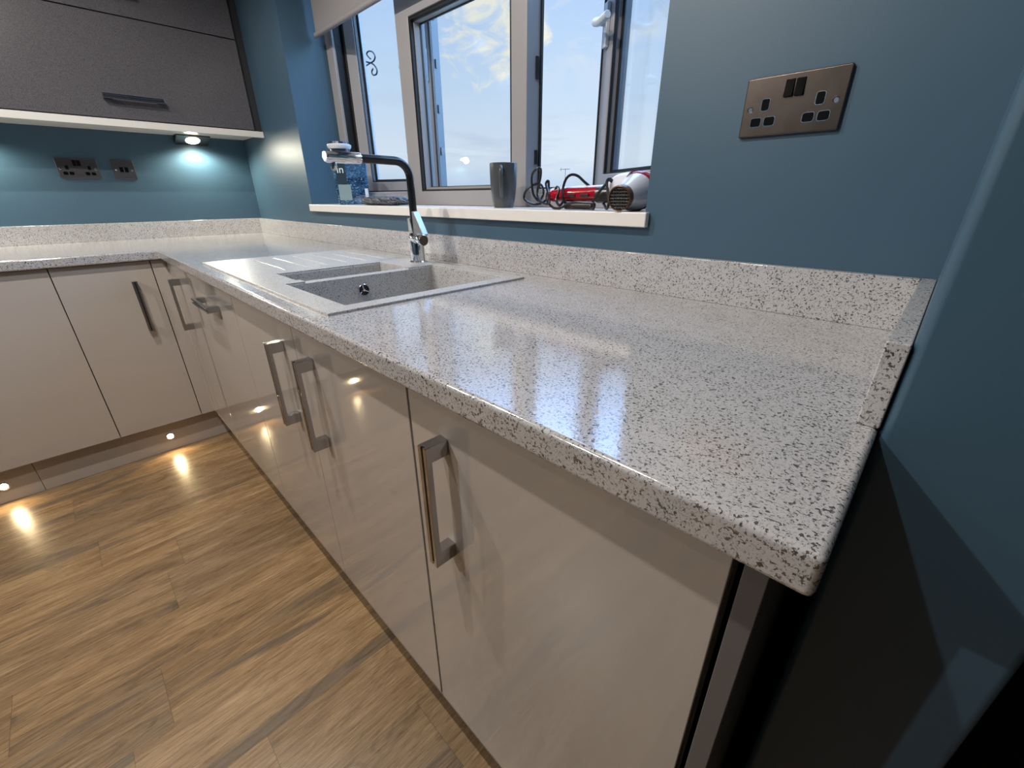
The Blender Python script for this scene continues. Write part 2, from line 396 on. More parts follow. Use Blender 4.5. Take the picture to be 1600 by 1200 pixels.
def sash(hx, sgn, ang, width, handle_z):
    """built flat along +x from the hinge (local), then swung outward"""
    z0, z1 = 1.112, FT+.008; Tk = .058; sw = .066
    a = math.radians(ang)
    ex, ey = Vector((sgn*math.cos(a), math.sin(a), 0)), Vector((-sgn*math.sin(a)*1, math.cos(a), 0))
    if sgn < 0: ey = Vector((math.sin(a), math.cos(a), 0))
    org = Vector((hx, .232, 0))
    def put(bm):
        for v in bm.verts:
            c = v.co.copy(); v.co = org+ex*c.x+ey*c.y+Vector((0, 0, c.z))
        return bm
    xs = [0, sw, width-sw, width]
    s = obj('opening_sash', put(cells(xs, [0, Tk], [z0, z0+sw-.01, z1-sw, z1], lambda x, y, z_: x < sw or x > width-sw or z_ < z0+sw-.01 or z_ > z1-sw)), UPVC, win, bevel=.003)
    bm = bmesh.new(); ring(bm, sw, width-sw, z0+sw-.01, z1-sw, .004, .012, .004); ring(bm, sw, width-sw, z0+sw-.01, z1-sw, .026, .030, .012)
    ring(bm, .004, width-.004, z0+.004, z1-.004, -.004, .0, .006)
    obj('gasket', put(bm), RUBBER, s, smooth=False)
    obj('glass', put(B(sw+.001, width-sw-.001, .030, .034, z0+sw-.009, z1-sw-.001)), GLASS, s, smooth=False)
    bm = bmesh.new(); box(bm, width, width+.002, .004, .054, z0+.004, z1-.004)  # strip widened over the whole edge, grey to mute the sky glare
    for k in range(5): box(bm, width+.002, width+.007, .016, .024, z0+.16+k*.16, z0+.19+k*.16, 1)
    obj('locking_strip', put(bm), [mat('strip_grey', (.085, .09, .10), .4), CHROMED], s, smooth=False)
    hx_ = width-sw/2
    bm = bmesh.new(); box(bm, hx_-.011, hx_+.011, -.012, 0, handle_z-.055, handle_z+.055)
    tube(bm, smooth_pts([(hx_, -.006, handle_z+.01), (hx_, -.035, handle_z+.008), (hx_-.014, -.050, handle_z), (hx_-.05, -.052, handle_z-.008), (hx_-.095, -.050, handle_z-.004)], 5), [.012]*4+[.0105]*17, 10)
    obj('handle', put(bm), mat('sash_handle_white', (.5, .5, .5), .3), s, bevel=.002)
    return s
sash(.885, 1, 20, .46, 1.60)
sash(2.50, -1, 30, .46, 1.57)
# sill board and blind
sill = obj('trim_1', cells([OX0+.001, OX1-.001, 2.573], [-.016, -.0005, .187], [1.0405, 1.071], lambda x, y, z_: y < 0 or x < OX1), SILLM, bevel=.003)
sill['kind'] = 'structure'
bl = empty('roller_blind', (1.68, .12, 1.74), 'grey fabric roller blind part lowered at the top of the window', 'blind')
obj('fabric', B(.842, 2.52, .1325, .1337, 1.748, 2.02), FABRIC, bl, smooth=False)
bm = bmesh.new(); tube(bm, [(.838, .133, 1.742), (2.524, .133, 1.742)], .0095, 12); obj('bottom_bar', bm, FABRIC, bl)
bm = bmesh.new(); tube(bm, [(.812, .125, 2.022), (2.55, .125, 2.022)], .022, 16); obj('roller_tube', bm, FABRIC, bl)

# ------------------------------------------------------------------ worktop (one L) and upstands
SX0, SX1, SY0, SY1 = 1.335, 2.283, -.600, -.080
top = obj('worktop', cells([.0005, W, SX0+.012, SX1-.012, XR-.0005], [-1.95, -D, SY0+.012, SY1-.012, -.0005], [ZL, H],
    lambda x, y, z_: (y > -D or x < W) and not (SX0+.012 < x < SX1-.012 and SY0+.012 < y < SY1-.012)), TOPM, bevel=.006, seg=3)
tag(top, 'continuous L-shaped speckled off-white stone-look worktop with a rounded front edge', 'worktop')
def upstand(bm, label):
    return tag(obj('worktop_upstand', bm, TOPM, bevel=.0015), label, 'upstand', None)
upstand(B(.0005, XR-UW-.0005, -UW, -.0005, H, UPZ), 'long speckled upstand along the back of the worktop below the window')
upstand(B(.0005, UW, -1.95, -UW-.0004, H, UPZ), 'speckled upstand on the left wall below the two socket plates')
upstand(B(XR-UW, XR-.0005, YP, -.0005, H, UPZ), 'short speckled upstand return at the right end of the worktop')

# ------------------------------------------------------------------ sink
sk = empty('kitchen_sink', (1.81, -.34, H), 'off-white speckled one and a half bowl sink with drainer set in the worktop', 'sink')
bx0, bx1, by0, by1 = 1.925, 2.243, -.548, -.118       # main bowl
sx0, sx1, sy0, sy1 = 1.750, 1.892, -.510, -.195       # half bowl
RZ = H+.0055
def sfill(x, y, z_):
    if bx0 < x < bx1 and by0 < y < by1 and z_ > .722: return False
    if sx0 < x < sx1 and sy0 < y < sy1 and z_ > .785: return False
    if sx1 < x < bx0 and -.50 < y < -.20 and z_ > RZ-.006: return False
    if z_ > H+.0002: return True
    inb = bx0-.008 < x < bx1+.008 and by0-.008 < y < by1+.008
    ins = sx0-.008 < x < sx1+.008 and sy0-.008 < y < sy1+.008 and z_ > .777
    return inb or ins or (z_ > H-.012 and SX0+.014 < x < SX1-.014 and SY0+.014 < y < SY1-.014)
srt = sorted
xs = srt({SX0, SX0+.014, sx0-.008, sx0, sx1, sx1+.008, bx0-.008, bx0, bx1, bx1+.008, SX1-.014, SX1})
ys = srt({SY0, SY0+.014, by0-.008, by0, sy0-.008, sy0, -.50, -.20, sy1, sy1+.008, by1, by1+.008, SY1-.014, SY1})
zs = [.714, .722, .777, .785, H-.012, H+.0003, RZ-.006+.0008, RZ]
bm = cells(xs, ys, zs, sfill)
obj('sink_body', bm, SINKM, sk, bevel=.003, seg=3)
bm = bmesh.new()
for k in range(6):
    y = -.47+k*.065
    tube(bm, [(1.40, y, RZ-.0015), (1.42, y, RZ+.0002), (1.66, y, RZ+.0002), (1.70, y, RZ-.002)], .0022, 8)
obj('drainer_rib', bm, SINKM, sk)
def drain(o, ax, r, name):
    bm = bmesh.new(); lathe(bm, [(r*.86, .0), (r, .0), (r, .003), (r*.9, .005), (r*.86, .003), (r*.86, .0)], o, ax, 32)
    u, v = frame_to(ax); o = Vector(o); ax = Vector(ax)
    for k in range(3):
        d = u*math.cos(k*2*PI/3+.6)+v*math.sin(k*2*PI/3+.6); tube(bm, [o+ax*.002, o+ax*.002+d*r*.9], r*.09, 6)
    lathe(bm, [(0, .006), (r*.2, .005), (r*.22, .0)], o, ax, 16)
    lathe(bm, [(0, .0006), (r*.87, .0006)], o, ax, 32, mi=1)
    obj(name, bm, [CHROME, CHROMED], sk)
drain((bx0+.0005, -.351, .868), (1, 0, 0), .0165, 'overflow')
drain((2.09, -.33, .7225), (0, 0, 1), .042, 'drain')
drain((1.82, -.35, .7855), (0, 0, 1), .030, 'drain')

# ------------------------------------------------------------------ tap
tx, ty = 1.852, -.115
tp = empty('kitchen_tap', (tx, ty, RZ), 'chrome and black angled kitchen tap standing behind the small sink bowl', 'tap')
bm = bmesh.new(); lathe(bm, [(0, 0), (.028, 0), (.028, .003), (.0255, .006), (.0, .006)], (tx, ty, RZ), (0, 0, 1)); obj('base_flange', bm, CHROME, tp)
bm = bmesh.new(); lathe(bm, [(.0215, .005), (.0215, .062), (.0205, .066)], (tx, ty, RZ), (0, 0, 1)); lathe(bm, [(.0205, .066), (0, .066)], (tx, ty, RZ), (0, 0, 1))
obj('body', bm, CHROME, tp)
# forked upper body: a tall left cheek and a sloping right brace
bm = bmesh.new()
def prism(bm, poly, y0, y1):
    a = [bm.verts.new((x, y0, z_)) for x, z_ in poly]; b = [bm.verts.new((x, y1, z_)) for x, z_ in poly]
    bm.faces.new(a); bm.faces.new(b[::-1])
    for i in range(len(poly)): j = (i+1) % len(poly); bm.faces.new((a[i], a[j], b[j], b[i]))
zt = RZ+.066
prism(bm, [(tx-.0213, zt-.002), (tx+.010, zt-.002), (tx-.008, zt+.066), (tx-.0245, zt+.066)], ty-.013, ty+.013)
obj('cheek', bm, CHROME, tp, bevel=.003)
bm = bmesh.new(); prism(bm, [(tx-.001, zt+.085), (tx+.010, zt+.085), (tx+.052, zt+.020), (tx+.030, zt+.006), (tx+.002, zt+.003)], ty-.010, ty+.010)
obj('brace', bm, mat('brushed_chrome', (.42, .42, .44), .38, 1), tp, bevel=.002)
bm = bmesh.new(); lathe(bm, [(0, -.012), (.0155, -.012), (.0155, .026), (.0150, .027), (.0150, .028), (.0165, .030), (.0165, .054), (.0150, .0565)], (tx+.004, ty-.008, zt+.008), (1, -.12, -.06), 28); lathe(bm, [(.0150, .0565), (.0145, .0572), (0, .0572)], (tx+.004, ty-.008, zt+.008), (1, -.12, -.06), 28, mi=1); obj('lever_knob', bm, [CHROME, STEEL], tp)  # end cap coloured darker to stand for dark reflections in the chrome
bm = bmesh.new()
path = [(tx-.004, ty, zt+.02), (tx-.005, ty, zt+.10), (tx-.006, ty, zt+.175)]
for k in range(1, 9):
    a = k/8*PI/2; path.append((tx-.006, ty-.045*(1-math.cos(a)), zt+.175+.045*math.sin(a)))
path += [(tx-.006, ty-.10, zt+.221), (tx-.006, ty-.155, zt+.221)]
tube(bm, path, .0115, 20); obj('black_pipe', bm, BLACKM, tp)
bm = bmesh.new(); lathe(bm, [(0, 0), (.0135, 0), (.0142, .003), (.0142, .092), (.012, .097), (0, .097)], (tx-.006, ty-.152, zt+.221), (0, -1, 0), 28); obj('spray_head', bm, CHROME, tp)
bm = bmesh.new(); lathe(bm, [(.0075, 0), (.0082, .016), (.006, .020), (0, .019)], (tx-.006, ty-.228, zt+.210), (0, 0, -1), 20); obj('nozzle', bm, CHROME, tp)

# ------------------------------------------------------------------ handles
def handle_bm(Lh=.205, dep=.036):
    h = Lh/2; f = .024
    bm = cells([-.009, -.002, .0025, .009], [-dep, -dep+.004, -dep+.009, 0], [-h, -h+f, h-f, h],
        lambda x, y, z_: ((y < -dep+.009) or abs(z_) > h-f) and not (y < -dep+.004 and -.002 < x < .0025),
        mi=lambda x, y, z_, d: 1 if (-.002 < x < .0025 and y < -dep+.009 and d == (0, -1, 0)) else 0)  # groove floor coloured dark for its recess shade and dark reflection
    return bm
def handle(parent, p, rot=None, name='handle'):
    bm = handle_bm()
    if rot is not None: bmesh.ops.transform(bm, matrix=rot, verts=bm.verts)
    bmesh.ops.translate(bm, vec=p, verts=bm.verts)
    return obj(name, bm, [HCHR, CHROMED], parent, bevel=.0008)
RH = Matrix.Rotation(PI/2, 4, 'Y'); RLEFT = Matrix.Rotation(PI/2, 4, 'Z')
DT = .018; G = .0015

# ------------------------------------------------------------------ base cabinets, window run
def carcass(x0, x1, parent):
    y1 = -.03; y0 = YD+DT+.001; ztp = ZL-.001
    bm = bmesh.new(); w_ = .016
    box(bm, x0+.0005, x0+w_, y0, y1, ZB, ztp); box(bm, x1-w_, x1-.0005, y0, y1, ZB, ztp)
    box(bm, x0+w_, x1-w_, y0, y1, ZB, ZB+w_); box(bm, x0+w_, x1-w_, y1-.008, y1, ZB+w_, ztp-.2); box(bm, x0+w_, x1-w_, y0, y0+.012, ztp-.03, ztp)
    obj('carcass', bm, CARC, parent, smooth=False)
def front(x0, x1, parent, name='door', gl=G, gr=G):
    return obj(name, B(x0+gl, x1-gr, YD, YD+DT, ZB, ZL-.0035), DOORM, parent, bevel=.0012)
HZ = .7065
c = empty('base_cabinet', (.955, -.3, ZB), 'narrow gloss cashmere base cabinet tucked into the inside corner of the kitchen', 'base cabinet')
carcass(.80, 1.11, c); d = front(.80, 1.11, c); handle(d, (.905, YD, HZ))
c = empty('base_cabinet', (1.39, -.3, ZB), 'gloss cashmere base cabinet whose chrome bar handle is mounted horizontally', 'base cabinet')
carcass(1.11, 1.669, c); d = front(1.11, 1.669, c); handle(d, (1.39, YD, .787), RH)
c = empty('base_cabinet', (2.113, -.3, ZB), 'double-door gloss cashmere base cabinet under the sink with two chrome handles', 'base cabinet')
carcass(1.669, 2.5535, c); d = front(1.669, 2.113, c, gr=.0008); handle(d, (2.035, YD, HZ)); d = front(2.113, 2.5535, c, gl=.0008, gr=.001); handle(d, (2.198, YD, HZ))
c = empty('base_cabinet', (2.778, -.3, ZB), 'rightmost gloss cashmere base cabinet with one vertical chrome handle', 'base cabinet')
carcass(2.5565, 2.9995, c); d = front(2.5565, 2.9995, c, gl=.001); handle(d, (2.6365, YD, HZ))
tag(obj('end_panel', B(3.0055, 3.0225, YD+.002, -.002, .002, ZL-.001), ENDP, bevel=.001), 'dark grey end panel closing the cabinets at the right end', 'panel')
cp = obj('corner_post', cells([XD-DT, XD, .7985], [-.6675, YD, YD+DT], [ZB, ZL-.0035], lambda x, y, z_: (x < XD) or (y > YD)), DOORM, bevel=.0012)
tag(cp, 'L-shaped gloss corner post joining the two runs of base cabinets', 'cabinet panel')
tag(obj('plinth', B(.677, 3.004, -.5735, -.556, .001, ZB-.001), PLINM, bevel=.0008), 'long kitchen plinth under the sink run cabinets', 'plinth')
# left run
def lcab(y0, y1, label, hy):
    c = empty('base_cabinet', (.35, (y0+y1)/2, ZB), label, 'base cabinet')
    x1 = XD-DT-.001
    bm = bmesh.new(); w_ = .016
    box(bm, .03, x1, y0+.0005, y0+w_, ZB, ZL-.001); box(bm, .03, x1, y1-w_, y1-.0005, ZB, ZL-.001); box(bm, .03, x1, y0+w_, y1-w_, ZB, ZB+w_)
    box(bm, .03, .038, y0+w_, y1-w_, ZB+w_, ZL-.05)
    obj('carcass', bm, CARC, c, smooth=False)
    d = obj('door', B(XD-DT, XD, y0+G, y1-G, ZB, ZL-.0035), DOORM, c, bevel=.0012)
    if hy is not None: handle(d, (XD, hy, .692), RLEFT)
lcab(-.968, -.669, 'slim cashmere base cabinet with a vertical handle on the left wall beside the corner', -.742)
lcab(-1.412, -.968, 'wider cashmere base cabinet left of the slim one on the left wall run', -1.335)
lcab(-1.95, -1.412, 'gloss cashmere base cabinet at the far left end of the left wall run', -1.49)
tag(obj('plinth', B(.658, .6751, -1.2445, -.5745, .001, ZB-.001), PLINM, bevel=.0008), 'plinth board below the slim corner-side cabinet with one lit plinth light', 'plinth')
tag(obj('plinth', B(.658, .6751, -1.95, -1.2460, .001, ZB-.001), PLINM, bevel=.0008), 'plinth board at the left edge of the view below the wider cabinets', 'plinth')
def plinth_light(y, label):
    t_ = empty('plinth_light', (.6751, y, .071), label, 'plinth light', 'round plinth lights on the left run')
    bm = bmesh.new(); lathe(bm, [(.0125, .0), (.0175, .0), (.0175, .002), (.0145, .0032), (.0125, .002), (.0125, 0)], (.6753, y, .071), (1, 0, 0), 28); obj('rim', bm, CHROME, t_)
    bm = bmesh.new(); lathe(bm, [(0, .0005), (.0124, .0005), (.0124, .0016), (0, .0022)], (.6753, y, .071), (1, 0, 0), 24); obj('lens', bm, LEDW, t_)
    spot('plinth_beam', (.681, y, .071), 1.6, 150, .6, .01, (1, .75, .42), (1, 0, -.35), t_)
plinth_light(-.808, 'small round lit plinth light nearer the inside corner')
plinth_light(-1.341, 'small round lit plinth light at the left edge of the photo')

# ------------------------------------------------------------------ wall cabinet
wc = empty('wall_cabinet', (.17, -.49, 1.385), 'graphite sparkle wall cabinet with stacked lift-up fronts and a pale light rail beneath', 'wall cabinet')
def wfront(z0, z1, y0, y1): return obj('lift_up_door', B(.332, .350, y0, y1, z0, z1), WCAB, wc, bevel=.001)
obj('carcass', B(.001, .330, -.962, -.0395, 1.414, 2.18), DARKP, wc, smooth=False)
obj('filler', B(.30, .333, -.038, -.001, 1.414, 2.18), DARKP, wc, smooth=False)
d1 = wfront(1.4165, 1.7855, -.961, -.040); d2 = wfront(1.7895, 2.178, -.961, -.040)
RW = Matrix.Rotation(PI/2, 4, 'Z') @ Matrix.Rotation(PI/2, 4, 'Y')
BH = [mat('dark_chrome', (.30, .31, .34), .12, 1), CHROMED]
for dd, zz in ((d1, 1.493), (d2, 1.868)):
    h = handle(dd, (.350, -.501, zz), RW); h.data.materials[0] = BH[0]
obj('light_rail', cells([.002, .325, .351], [-.962, -.0015], [1.3855, 1.4005, 1.4125], lambda x, y, z_: x > .325 or z_ > 1.4005), TRIM, wc, bevel=.001)
wc2 = empty('wall_cabinet', (.17, -1.43, 1.385), 'graphite sparkle wall cabinet at the far left with the same light rail', 'wall cabinet')
obj('carcass', B(.001, .330, -1.95, -.9645, 1.414, 2.18), DARKP, wc2, smooth=False)
d3 = obj('lift_up_door', B(.332, .350, -1.949, -.9655, 1.4165, 1.7855), WCAB, wc2, bevel=.001); d4 = obj('lift_up_door', B(.332, .350, -1.949, -.9655, 1.7895, 2.178), WCAB, wc2, bevel=.001)
for dd, zz in ((d3, 1.493), (d4, 1.868)):
    h = handle(dd, (.350, -1.45, zz), RW); h.data.materials[0] = BH[0]
obj('light_rail', cells([.002, .325, .351], [-1.95, -.9635], [1.3855, 1.4005, 1.4125], lambda x, y, z_: x > .325 or z_ > 1.4005), TRIM, wc2, bevel=.001)
# triangular under-cabinet lights against the wall
def tri_light(y, label):
    t_ = empty('under_cabinet_light', (.05, y, 1.3855), label, 'cabinet light', 'triangular lights under the wall cabinets')
    bm = bmesh.new()
    def wedge(bm, y0, y1, pts):
        a = [bm.verts.new((x, y0, z_)) for x, z_ in pts]; b = [bm.verts.new((x, y1, z_)) for x, z_ in pts]
        bm.faces.new(a); bm.faces.new(b[::-1])
        for i in range(len(pts)): j = (i+1) % len(pts); bm.faces.new((a[i], a[j], b[j], b[i]))
    wedge(bm, y-.075, y+.075, [(.0015, 1.4000), (.085, 1.4000), (.085, 1.3950), (.0015, 1.3600)])
    obj('housing', bm, STEEL, t_, smooth=False, bevel=.001)
    # lens sits on the sloping underside
    n = Vector((.0835, 0, .035)); nn = Vector((.035, 0, -.0835)).normalized(); c0 = Vector((.045, y, 1.3782))
    bm = bmesh.new(); lathe(bm, [(0, .003), (.030, .003), (.033, .0)], c0, nn, 28); obj('lens', bm, LEDC, t_)
    spot('cabinet_beam', c0+nn*.014+Vector((.022, 0, 0)), 13.0, 168, .5, .02, (.98, .93, .74), (.25, 0, -1), t_)
tri_light(-.258, 'glowing triangular light under the wall cabinet near the corner')
tri_light(-1.12, 'triangular light under the wall cabinets beyond the left edge of the photo')

# ------------------------------------------------------------------ socket plates
def rounded(bm, cx, cz, w_, h, r, y0, y1, T, mi=0, seg=4, slant=0):
    pts = []
    for sx, sz, a0 in ((1, 1, 0), (-1, 1, PI/2), (-1, -1, PI), (1, -1, 3*PI/2)):
        for k in range(seg+1):
            a = a0+k/seg*PI/2; pts.append((cx+sx*(w_/2-r)+r*math.cos(a), cz+sz*(h/2-r)+r*math.sin(a)))
    A = [bm.verts.new(T(x, y0, z_)) for x, z_ in pts]; Bv = [bm.verts.new(T(x, y1, z_)) for x, z_ in pts]
    f = bm.faces.new(A); f.material_index = mi; f = bm.faces.new(Bv[::-1]); f.material_index = mi
    n = len(pts)
    for i in range(n): f = bm.faces.new((A[i], A[(i+1) % n], Bv[(i+1) % n], Bv[i])); f.material_index = mi
def plate(name, label, cat, wid, T, loc, double=True, steel=STEEL):
    p = empty(name, loc, label, cat)
    bm = bmesh.new(); rounded(bm, 0, 0, wid, .086, .003, .0005, .0065, T); o_ = obj('faceplate', bm, steel, p, smooth=False, bevel=.0022, seg=3)
    def hole(x, z_, w_, h, nm, up_=.0085, rr=.003):
        bm = bmesh.new(); rounded(bm, x, z_, w_+.002, h+.002, rr+.001, .006, .0069, T, 1); rounded(bm, x, z_, w_, h, rr, .006, up_-.0014, T, 0)
        obj(nm, bm, [BPLAS, CHROME], p, smooth=False)
    def rocker(x, z_, w_, h):
        bm = bmesh.new(); rounded(bm, x, z_, w_+.001, h+.001, .0012, .006, .0068, T, 0)
        a = [T(x-w_/2, .0068, z_-h/2), T(x+w_/2, .0068, z_-h/2), T(x+w_/2, .0068, z_+h/2), T(x-w_/2, .0068, z_+h/2)]
        b = [T(x-w_/2, .0105, z_-h/2), T(x+w_/2, .0105, z_-h/2), T(x+w_/2, .0078, z_+h/2), T(x-w_/2, .0078, z_+h/2)]
        va = [bm.verts.new(q) for q in a]; vb = [bm.verts.new(q) for q in b]
        bm.faces.new(vb)
        for i in range(4): j = (i+1) % 4; bm.faces.new((va[i], va[j], vb[j], vb[i]))
        obj('rocker_switch', bm, BPLAS, p, smooth=False, bevel=.0008)
    def screw(x):
        bm = bmesh.new(); o = Vector(T(x, .0063, -.002)); n = (Vector(T(0, 1, 0))-Vector(T(0, 0, 0)))
        lathe(bm, [(0, .0012), (.0030, .0012), (.0042, .0)], o, n, 18); lathe(bm, [(.0046, .0008), (.0052, .0)], o, n, 18)
        obj('screw', bm, CHROME, p)
    if double:
        for cx in (-.0385, .0385):
            hole(cx+.001*(1 if cx > 0 else 0), .006-.003, .0115, .0165, 'earth_slot')
            for s in (-1, 1): hole(cx+s*.0105, -.0215, .0155, .0125, 'pin_slot')
        rocker(-.0075, .0225, .0125, .0235); rocker(.0075, .0225, .0125, .0235)
        screw(-.061); screw(.061)
    else:
        rocker(-.0095, .0, .0135, .022); rocker(.0095, .0, .0135, .022); screw(-.030); screw(.030)
    return p
pxc, pzc = 2.7274+.073, 1.281-.043
plate('double_socket', 'double brushed steel socket on the wall right of the window', 'socket', .146, lambda x, y, z_: (pxc+x, -y, pzc+z_), (pxc, 0, pzc))
yc, zc = -.817+.073, 1.2748-.043
DS = mat('dark_steel', (.17, .16, .165), .3, 1)
plate('double_socket', 'double brushed steel socket on the left wall under the wall cabinet', 'socket', .146, lambda x, y, z_: (y, yc+x, zc+z_), (0, yc, zc), steel=DS)
yc2 = -.6195+.043
plate('light_switch', 'square steel switch plate with two black rockers beside the left wall socket', 'switch', .086, lambda x, y, z_: (y, yc2+x, zc+z_), (0, yc2, zc), double=False, steel=DS)

# ------------------------------------------------------------------ things on the sill
SZ = 1.0712
mx, my = 2.040, .085
mg = empty('mug', (mx, my, SZ), 'tall dark grey mug standing on the window sill', 'mug')
bm = bmesh.new(); lathe(bm, [(0, 0), (.0285, 0), (.031, .003), (.0355, .03), (.0395, .065), (.0405, .10), (.0405, .1205), (.0395, .1215), (.0375, .1200), (.0372, .10), (.0360, .06), (.031, .02), (.025, .008), (0, .006)], (mx, my, SZ), (0, 0, 1), 48); obj('mug_body', bm, MUGM, mg)
hd = Vector((.62, -.78, 0))
P_ = lambda r, h: Vector((mx, my, SZ))+hd*r+Vector((0, 0, h))
bm = bmesh.new(); tube(bm, smooth_pts([P_(.036, .103), P_(.052, .109), P_(.062, .098), P_(.062, .078), P_(.055, .055), P_(.045, .036), P_(.034, .028)], 5), .0052, 12); obj('mug_handle', bm, MUGM, mg)

# bottle / tub with patterned wrap
def f_bottle(t, b, tc):
    o = tc.outputs['Object']; s = t.n('ShaderNodeSeparateXYZ', {'Vector': o})
    n = t.noise(o, 45, 6, .7, 1.5); n2 = t.noise(t.mapping(o, (1, 1, 3)), 90, 4, .7, .5)
    c = t.ramp(n, [(.35, (.004, .008, .03)), (.5, (.014, .05, .11)), (.62, (.04, .13, .24))])
    c = t.mix(t.ramp(n2, [(.59, 0.0), (.65, 1.0)]), c, (.45, .55, .62))
    upper = t.math('GREATER_THAN', s.outputs[2], .11)
    c = t.mix(t.math('MULTIPLY', upper, .7), c, t.ramp(n2, [(.4, (.02, .045, .12)), (.6, (.07, .18, .30))]))
    L(t, c, b, 'Base Color')
BOTM = mat('blue_splash_print', rough=.2, fn=f_bottle)
bo = Vector((1.045, .098, SZ)); nrm = Vector((.894, -.447, 0)); wd = Vector((.447, .894, 0))
bt = empty('refill_bottle', tuple(bo), 'dark blue splash-patterned container with a round lid on the left end of the sill', 'container')
def BP(u, v, h): return bo+wd*u+nrm*v+Vector((0, 0, h))
bm = bmesh.new(); rings = []
for (wv, dv, h, rr) in ((.062, .022, 0, .01), (.066, .026, .003, .012), (.069, .028, .02, .014), (.074, .028, .17, .014), (.074, .028, .178, .014), (.066, .026, .189, .014), (.050, .024, .196, .014)):
    ring_ = []
    for sx, sy, a0 in ((1, 1, 0), (-1, 1, PI/2), (-1, -1, PI), (1, -1, 3*PI/2)):
        for k in range(5):
            a = a0+k/4*PI/2; ring_.append(bm.verts.new(BP(sx*(wv-rr)+rr*math.cos(a), sy*(dv-rr)+rr*math.sin(a), h)))
    rings.append(ring_)
for a, b in zip(rings, rings[1:]):
    for k in range(20): bm.faces.new((a[k], a[(k+1) % 20], b[(k+1) % 20], b[k]))
bm.faces.new(rings[0]); bm.faces.new(rings[-1]); obj('bottle_body', bm, BOTM, bt)
bm = bmesh.new(); lathe(bm, [(0, .19), (.040, .19), (.040, .222), (0, .222)], BP(-.030, 0, 0), (0, 0, 1)); obj('neck', bm, mat('lid_navy', (.012, .018, .05), .25), bt)
bm = bmesh.new(); lathe(bm, [(0, .222), (.044, .222), (.050, .230), (.050, .238), (.046, .241), (0, .241)], BP(-.030, 0, 0), (0, 0, 1)); obj('lid', bm, mat('lid_pale', (.55, .56, .58), .2), bt)
bm = bmesh.new(); lathe(bm, [(0, .241), (.043, .241), (.041, .249), (0, .250)], BP(-.030, 0, 0), (0, 0, 1)); obj('lid_top', bm, bpy.data.materials['lid_navy'], bt)
def patch(nm, u0, u1, h0, h1, m_):
    bm = bmesh.new(); vs = [BP(u0, .0295, h0), BP(u1, .0295, h0), BP(u1, .0295, h1), BP(u0, .0295, h1)]; vb = [v-nrm*.0025 for v in vs]
    A = [bm.verts.new(v) for v in vs]; Bq = [bm.verts.new(v) for v in vb]; bm.faces.new(A); bm.faces.new(Bq[::-1])
    for i in range(4): j = (i+1) % 4; bm.faces.new((A[i], A[j], Bq[j], Bq[i]))
    return obj(nm, bm, m_, bt, smooth=False)
patch('pale_label', -.058, -.006, .018, .082, mat('label_sage', (.20, .27, .27), .4))
patch('dark_panel', -.060, -.020, .084, .170, mat('label_navy', (.022, .04, .055), .3))
patch('barcode', .052, .066, .022, .066, mat('barcode_pale', (.55, .58, .62), .4))
LW = mat('print_white', (.65, .72, .72), .5)
def letters(txt, u, h, size):
    cu = bpy.data.curves.new('lettering', 'FONT'); cu.body = txt; cu.size = size; cu.extrude = .0004
    tmp = bpy.data.objects.new('tmp', cu); COL.objects.link(tmp); bpy.context.view_layer.update()
    me = bpy.data.meshes.new_from_object(tmp.evaluated_get(bpy.context.evaluated_depsgraph_get())); bpy.data.objects.remove(tmp)
    mm = Matrix((wd, Vector((0, 0, 1)), nrm)).transposed().to_4x4(); mm.translation = BP(u, .0302, h)-bo
    me.transform(mm); me.materials.clear(); me.materials.append(LW)
    o = bpy.data.objects.new('lettering', me); COL.objects.link(o); o.parent = bt
letters('in', -.056, .128, .042)

# film-wrapped packet
def blob(cx, cy, cz, a, b_, c_, amp, seed, nu=40, nv=18):
    bm = bmesh.new(); rnd = random.Random(seed); ph = [rnd.uniform(0, 6.28) for _ in range(12)]
    V = []
    for j in range(nv+1):
        th = -PI/2+PI*j/nv; row = []
        for i in range(nu):
            f = 2*PI*i/nu
            sg = lambda v_, p: math.copysign(abs(v_)**p, v_)
            x = sg(math.cos(th), .55)*sg(math.cos(f), .5); y = sg(math.cos(th), .55)*sg(math.sin(f), .5); z_ = sg(math.sin(th), .7)
            n = sum(math.sin((3+k)*f*.9+ph[k]+x*6*(k % 3))*math.cos(4*th+ph[k+5]) for k in range(6))/6
            row.append(bm.verts.new((cx+a*x*(1+amp*.3*n), cy+b_*y*(1+amp*.4*n), cz+c_*z_*(1+amp*n))))
        V.append(row)
    for j in range(nv):
        for i in range(nu): bm.faces.new((V[j][i], V[j][(i+1) % nu], V[j+1][(i+1) % nu], V[j+1][i]))
    bmesh.ops.remove_doubles(bm, verts=bm.verts, dist=1e-5)
    return bm
def f_pack(t, b, tc):
    o = tc.outputs['Object']
    d = t.n('ShaderNodeVectorMath', {0: o, 1: t.n('ShaderNodeVectorMath', {0: t.noise(o, 28, 3, .6, out=1), 1: (.05, .05, .05)}, operation='MULTIPLY').outputs[0]}, operation='ADD').outputs[0]
    wv = t.n('ShaderNodeTexWave', {'Vector': t.mapping(d, (.35, .5, 1.6)), 'Scale': 38.0, 'Distortion': 3.0, 'Detail': 2}, bands_direction='DIAGONAL').outputs['Fac']
    L(t, t.ramp(wv, [(.0, (.003, .005, .014)), (.58, (.010, .016, .035)), (.72, (.26, .27, .28)), (.85, (.02, .02, .03)), (1, (.16, .15, .14))]), b, 'Base Color')
    L(t, t.bump(t.noise(o, 60, 4, .6, 1), .6, .004), b, 'Normal')
PACK = mat('striped_cloth', rough=.6, IOR=1.25, fn=f_pack)
pk = empty('wrapped_packet', (1.35, .09, SZ), 'flat film-wrapped packet of dark striped cloth on the sill behind the tap', 'packet')
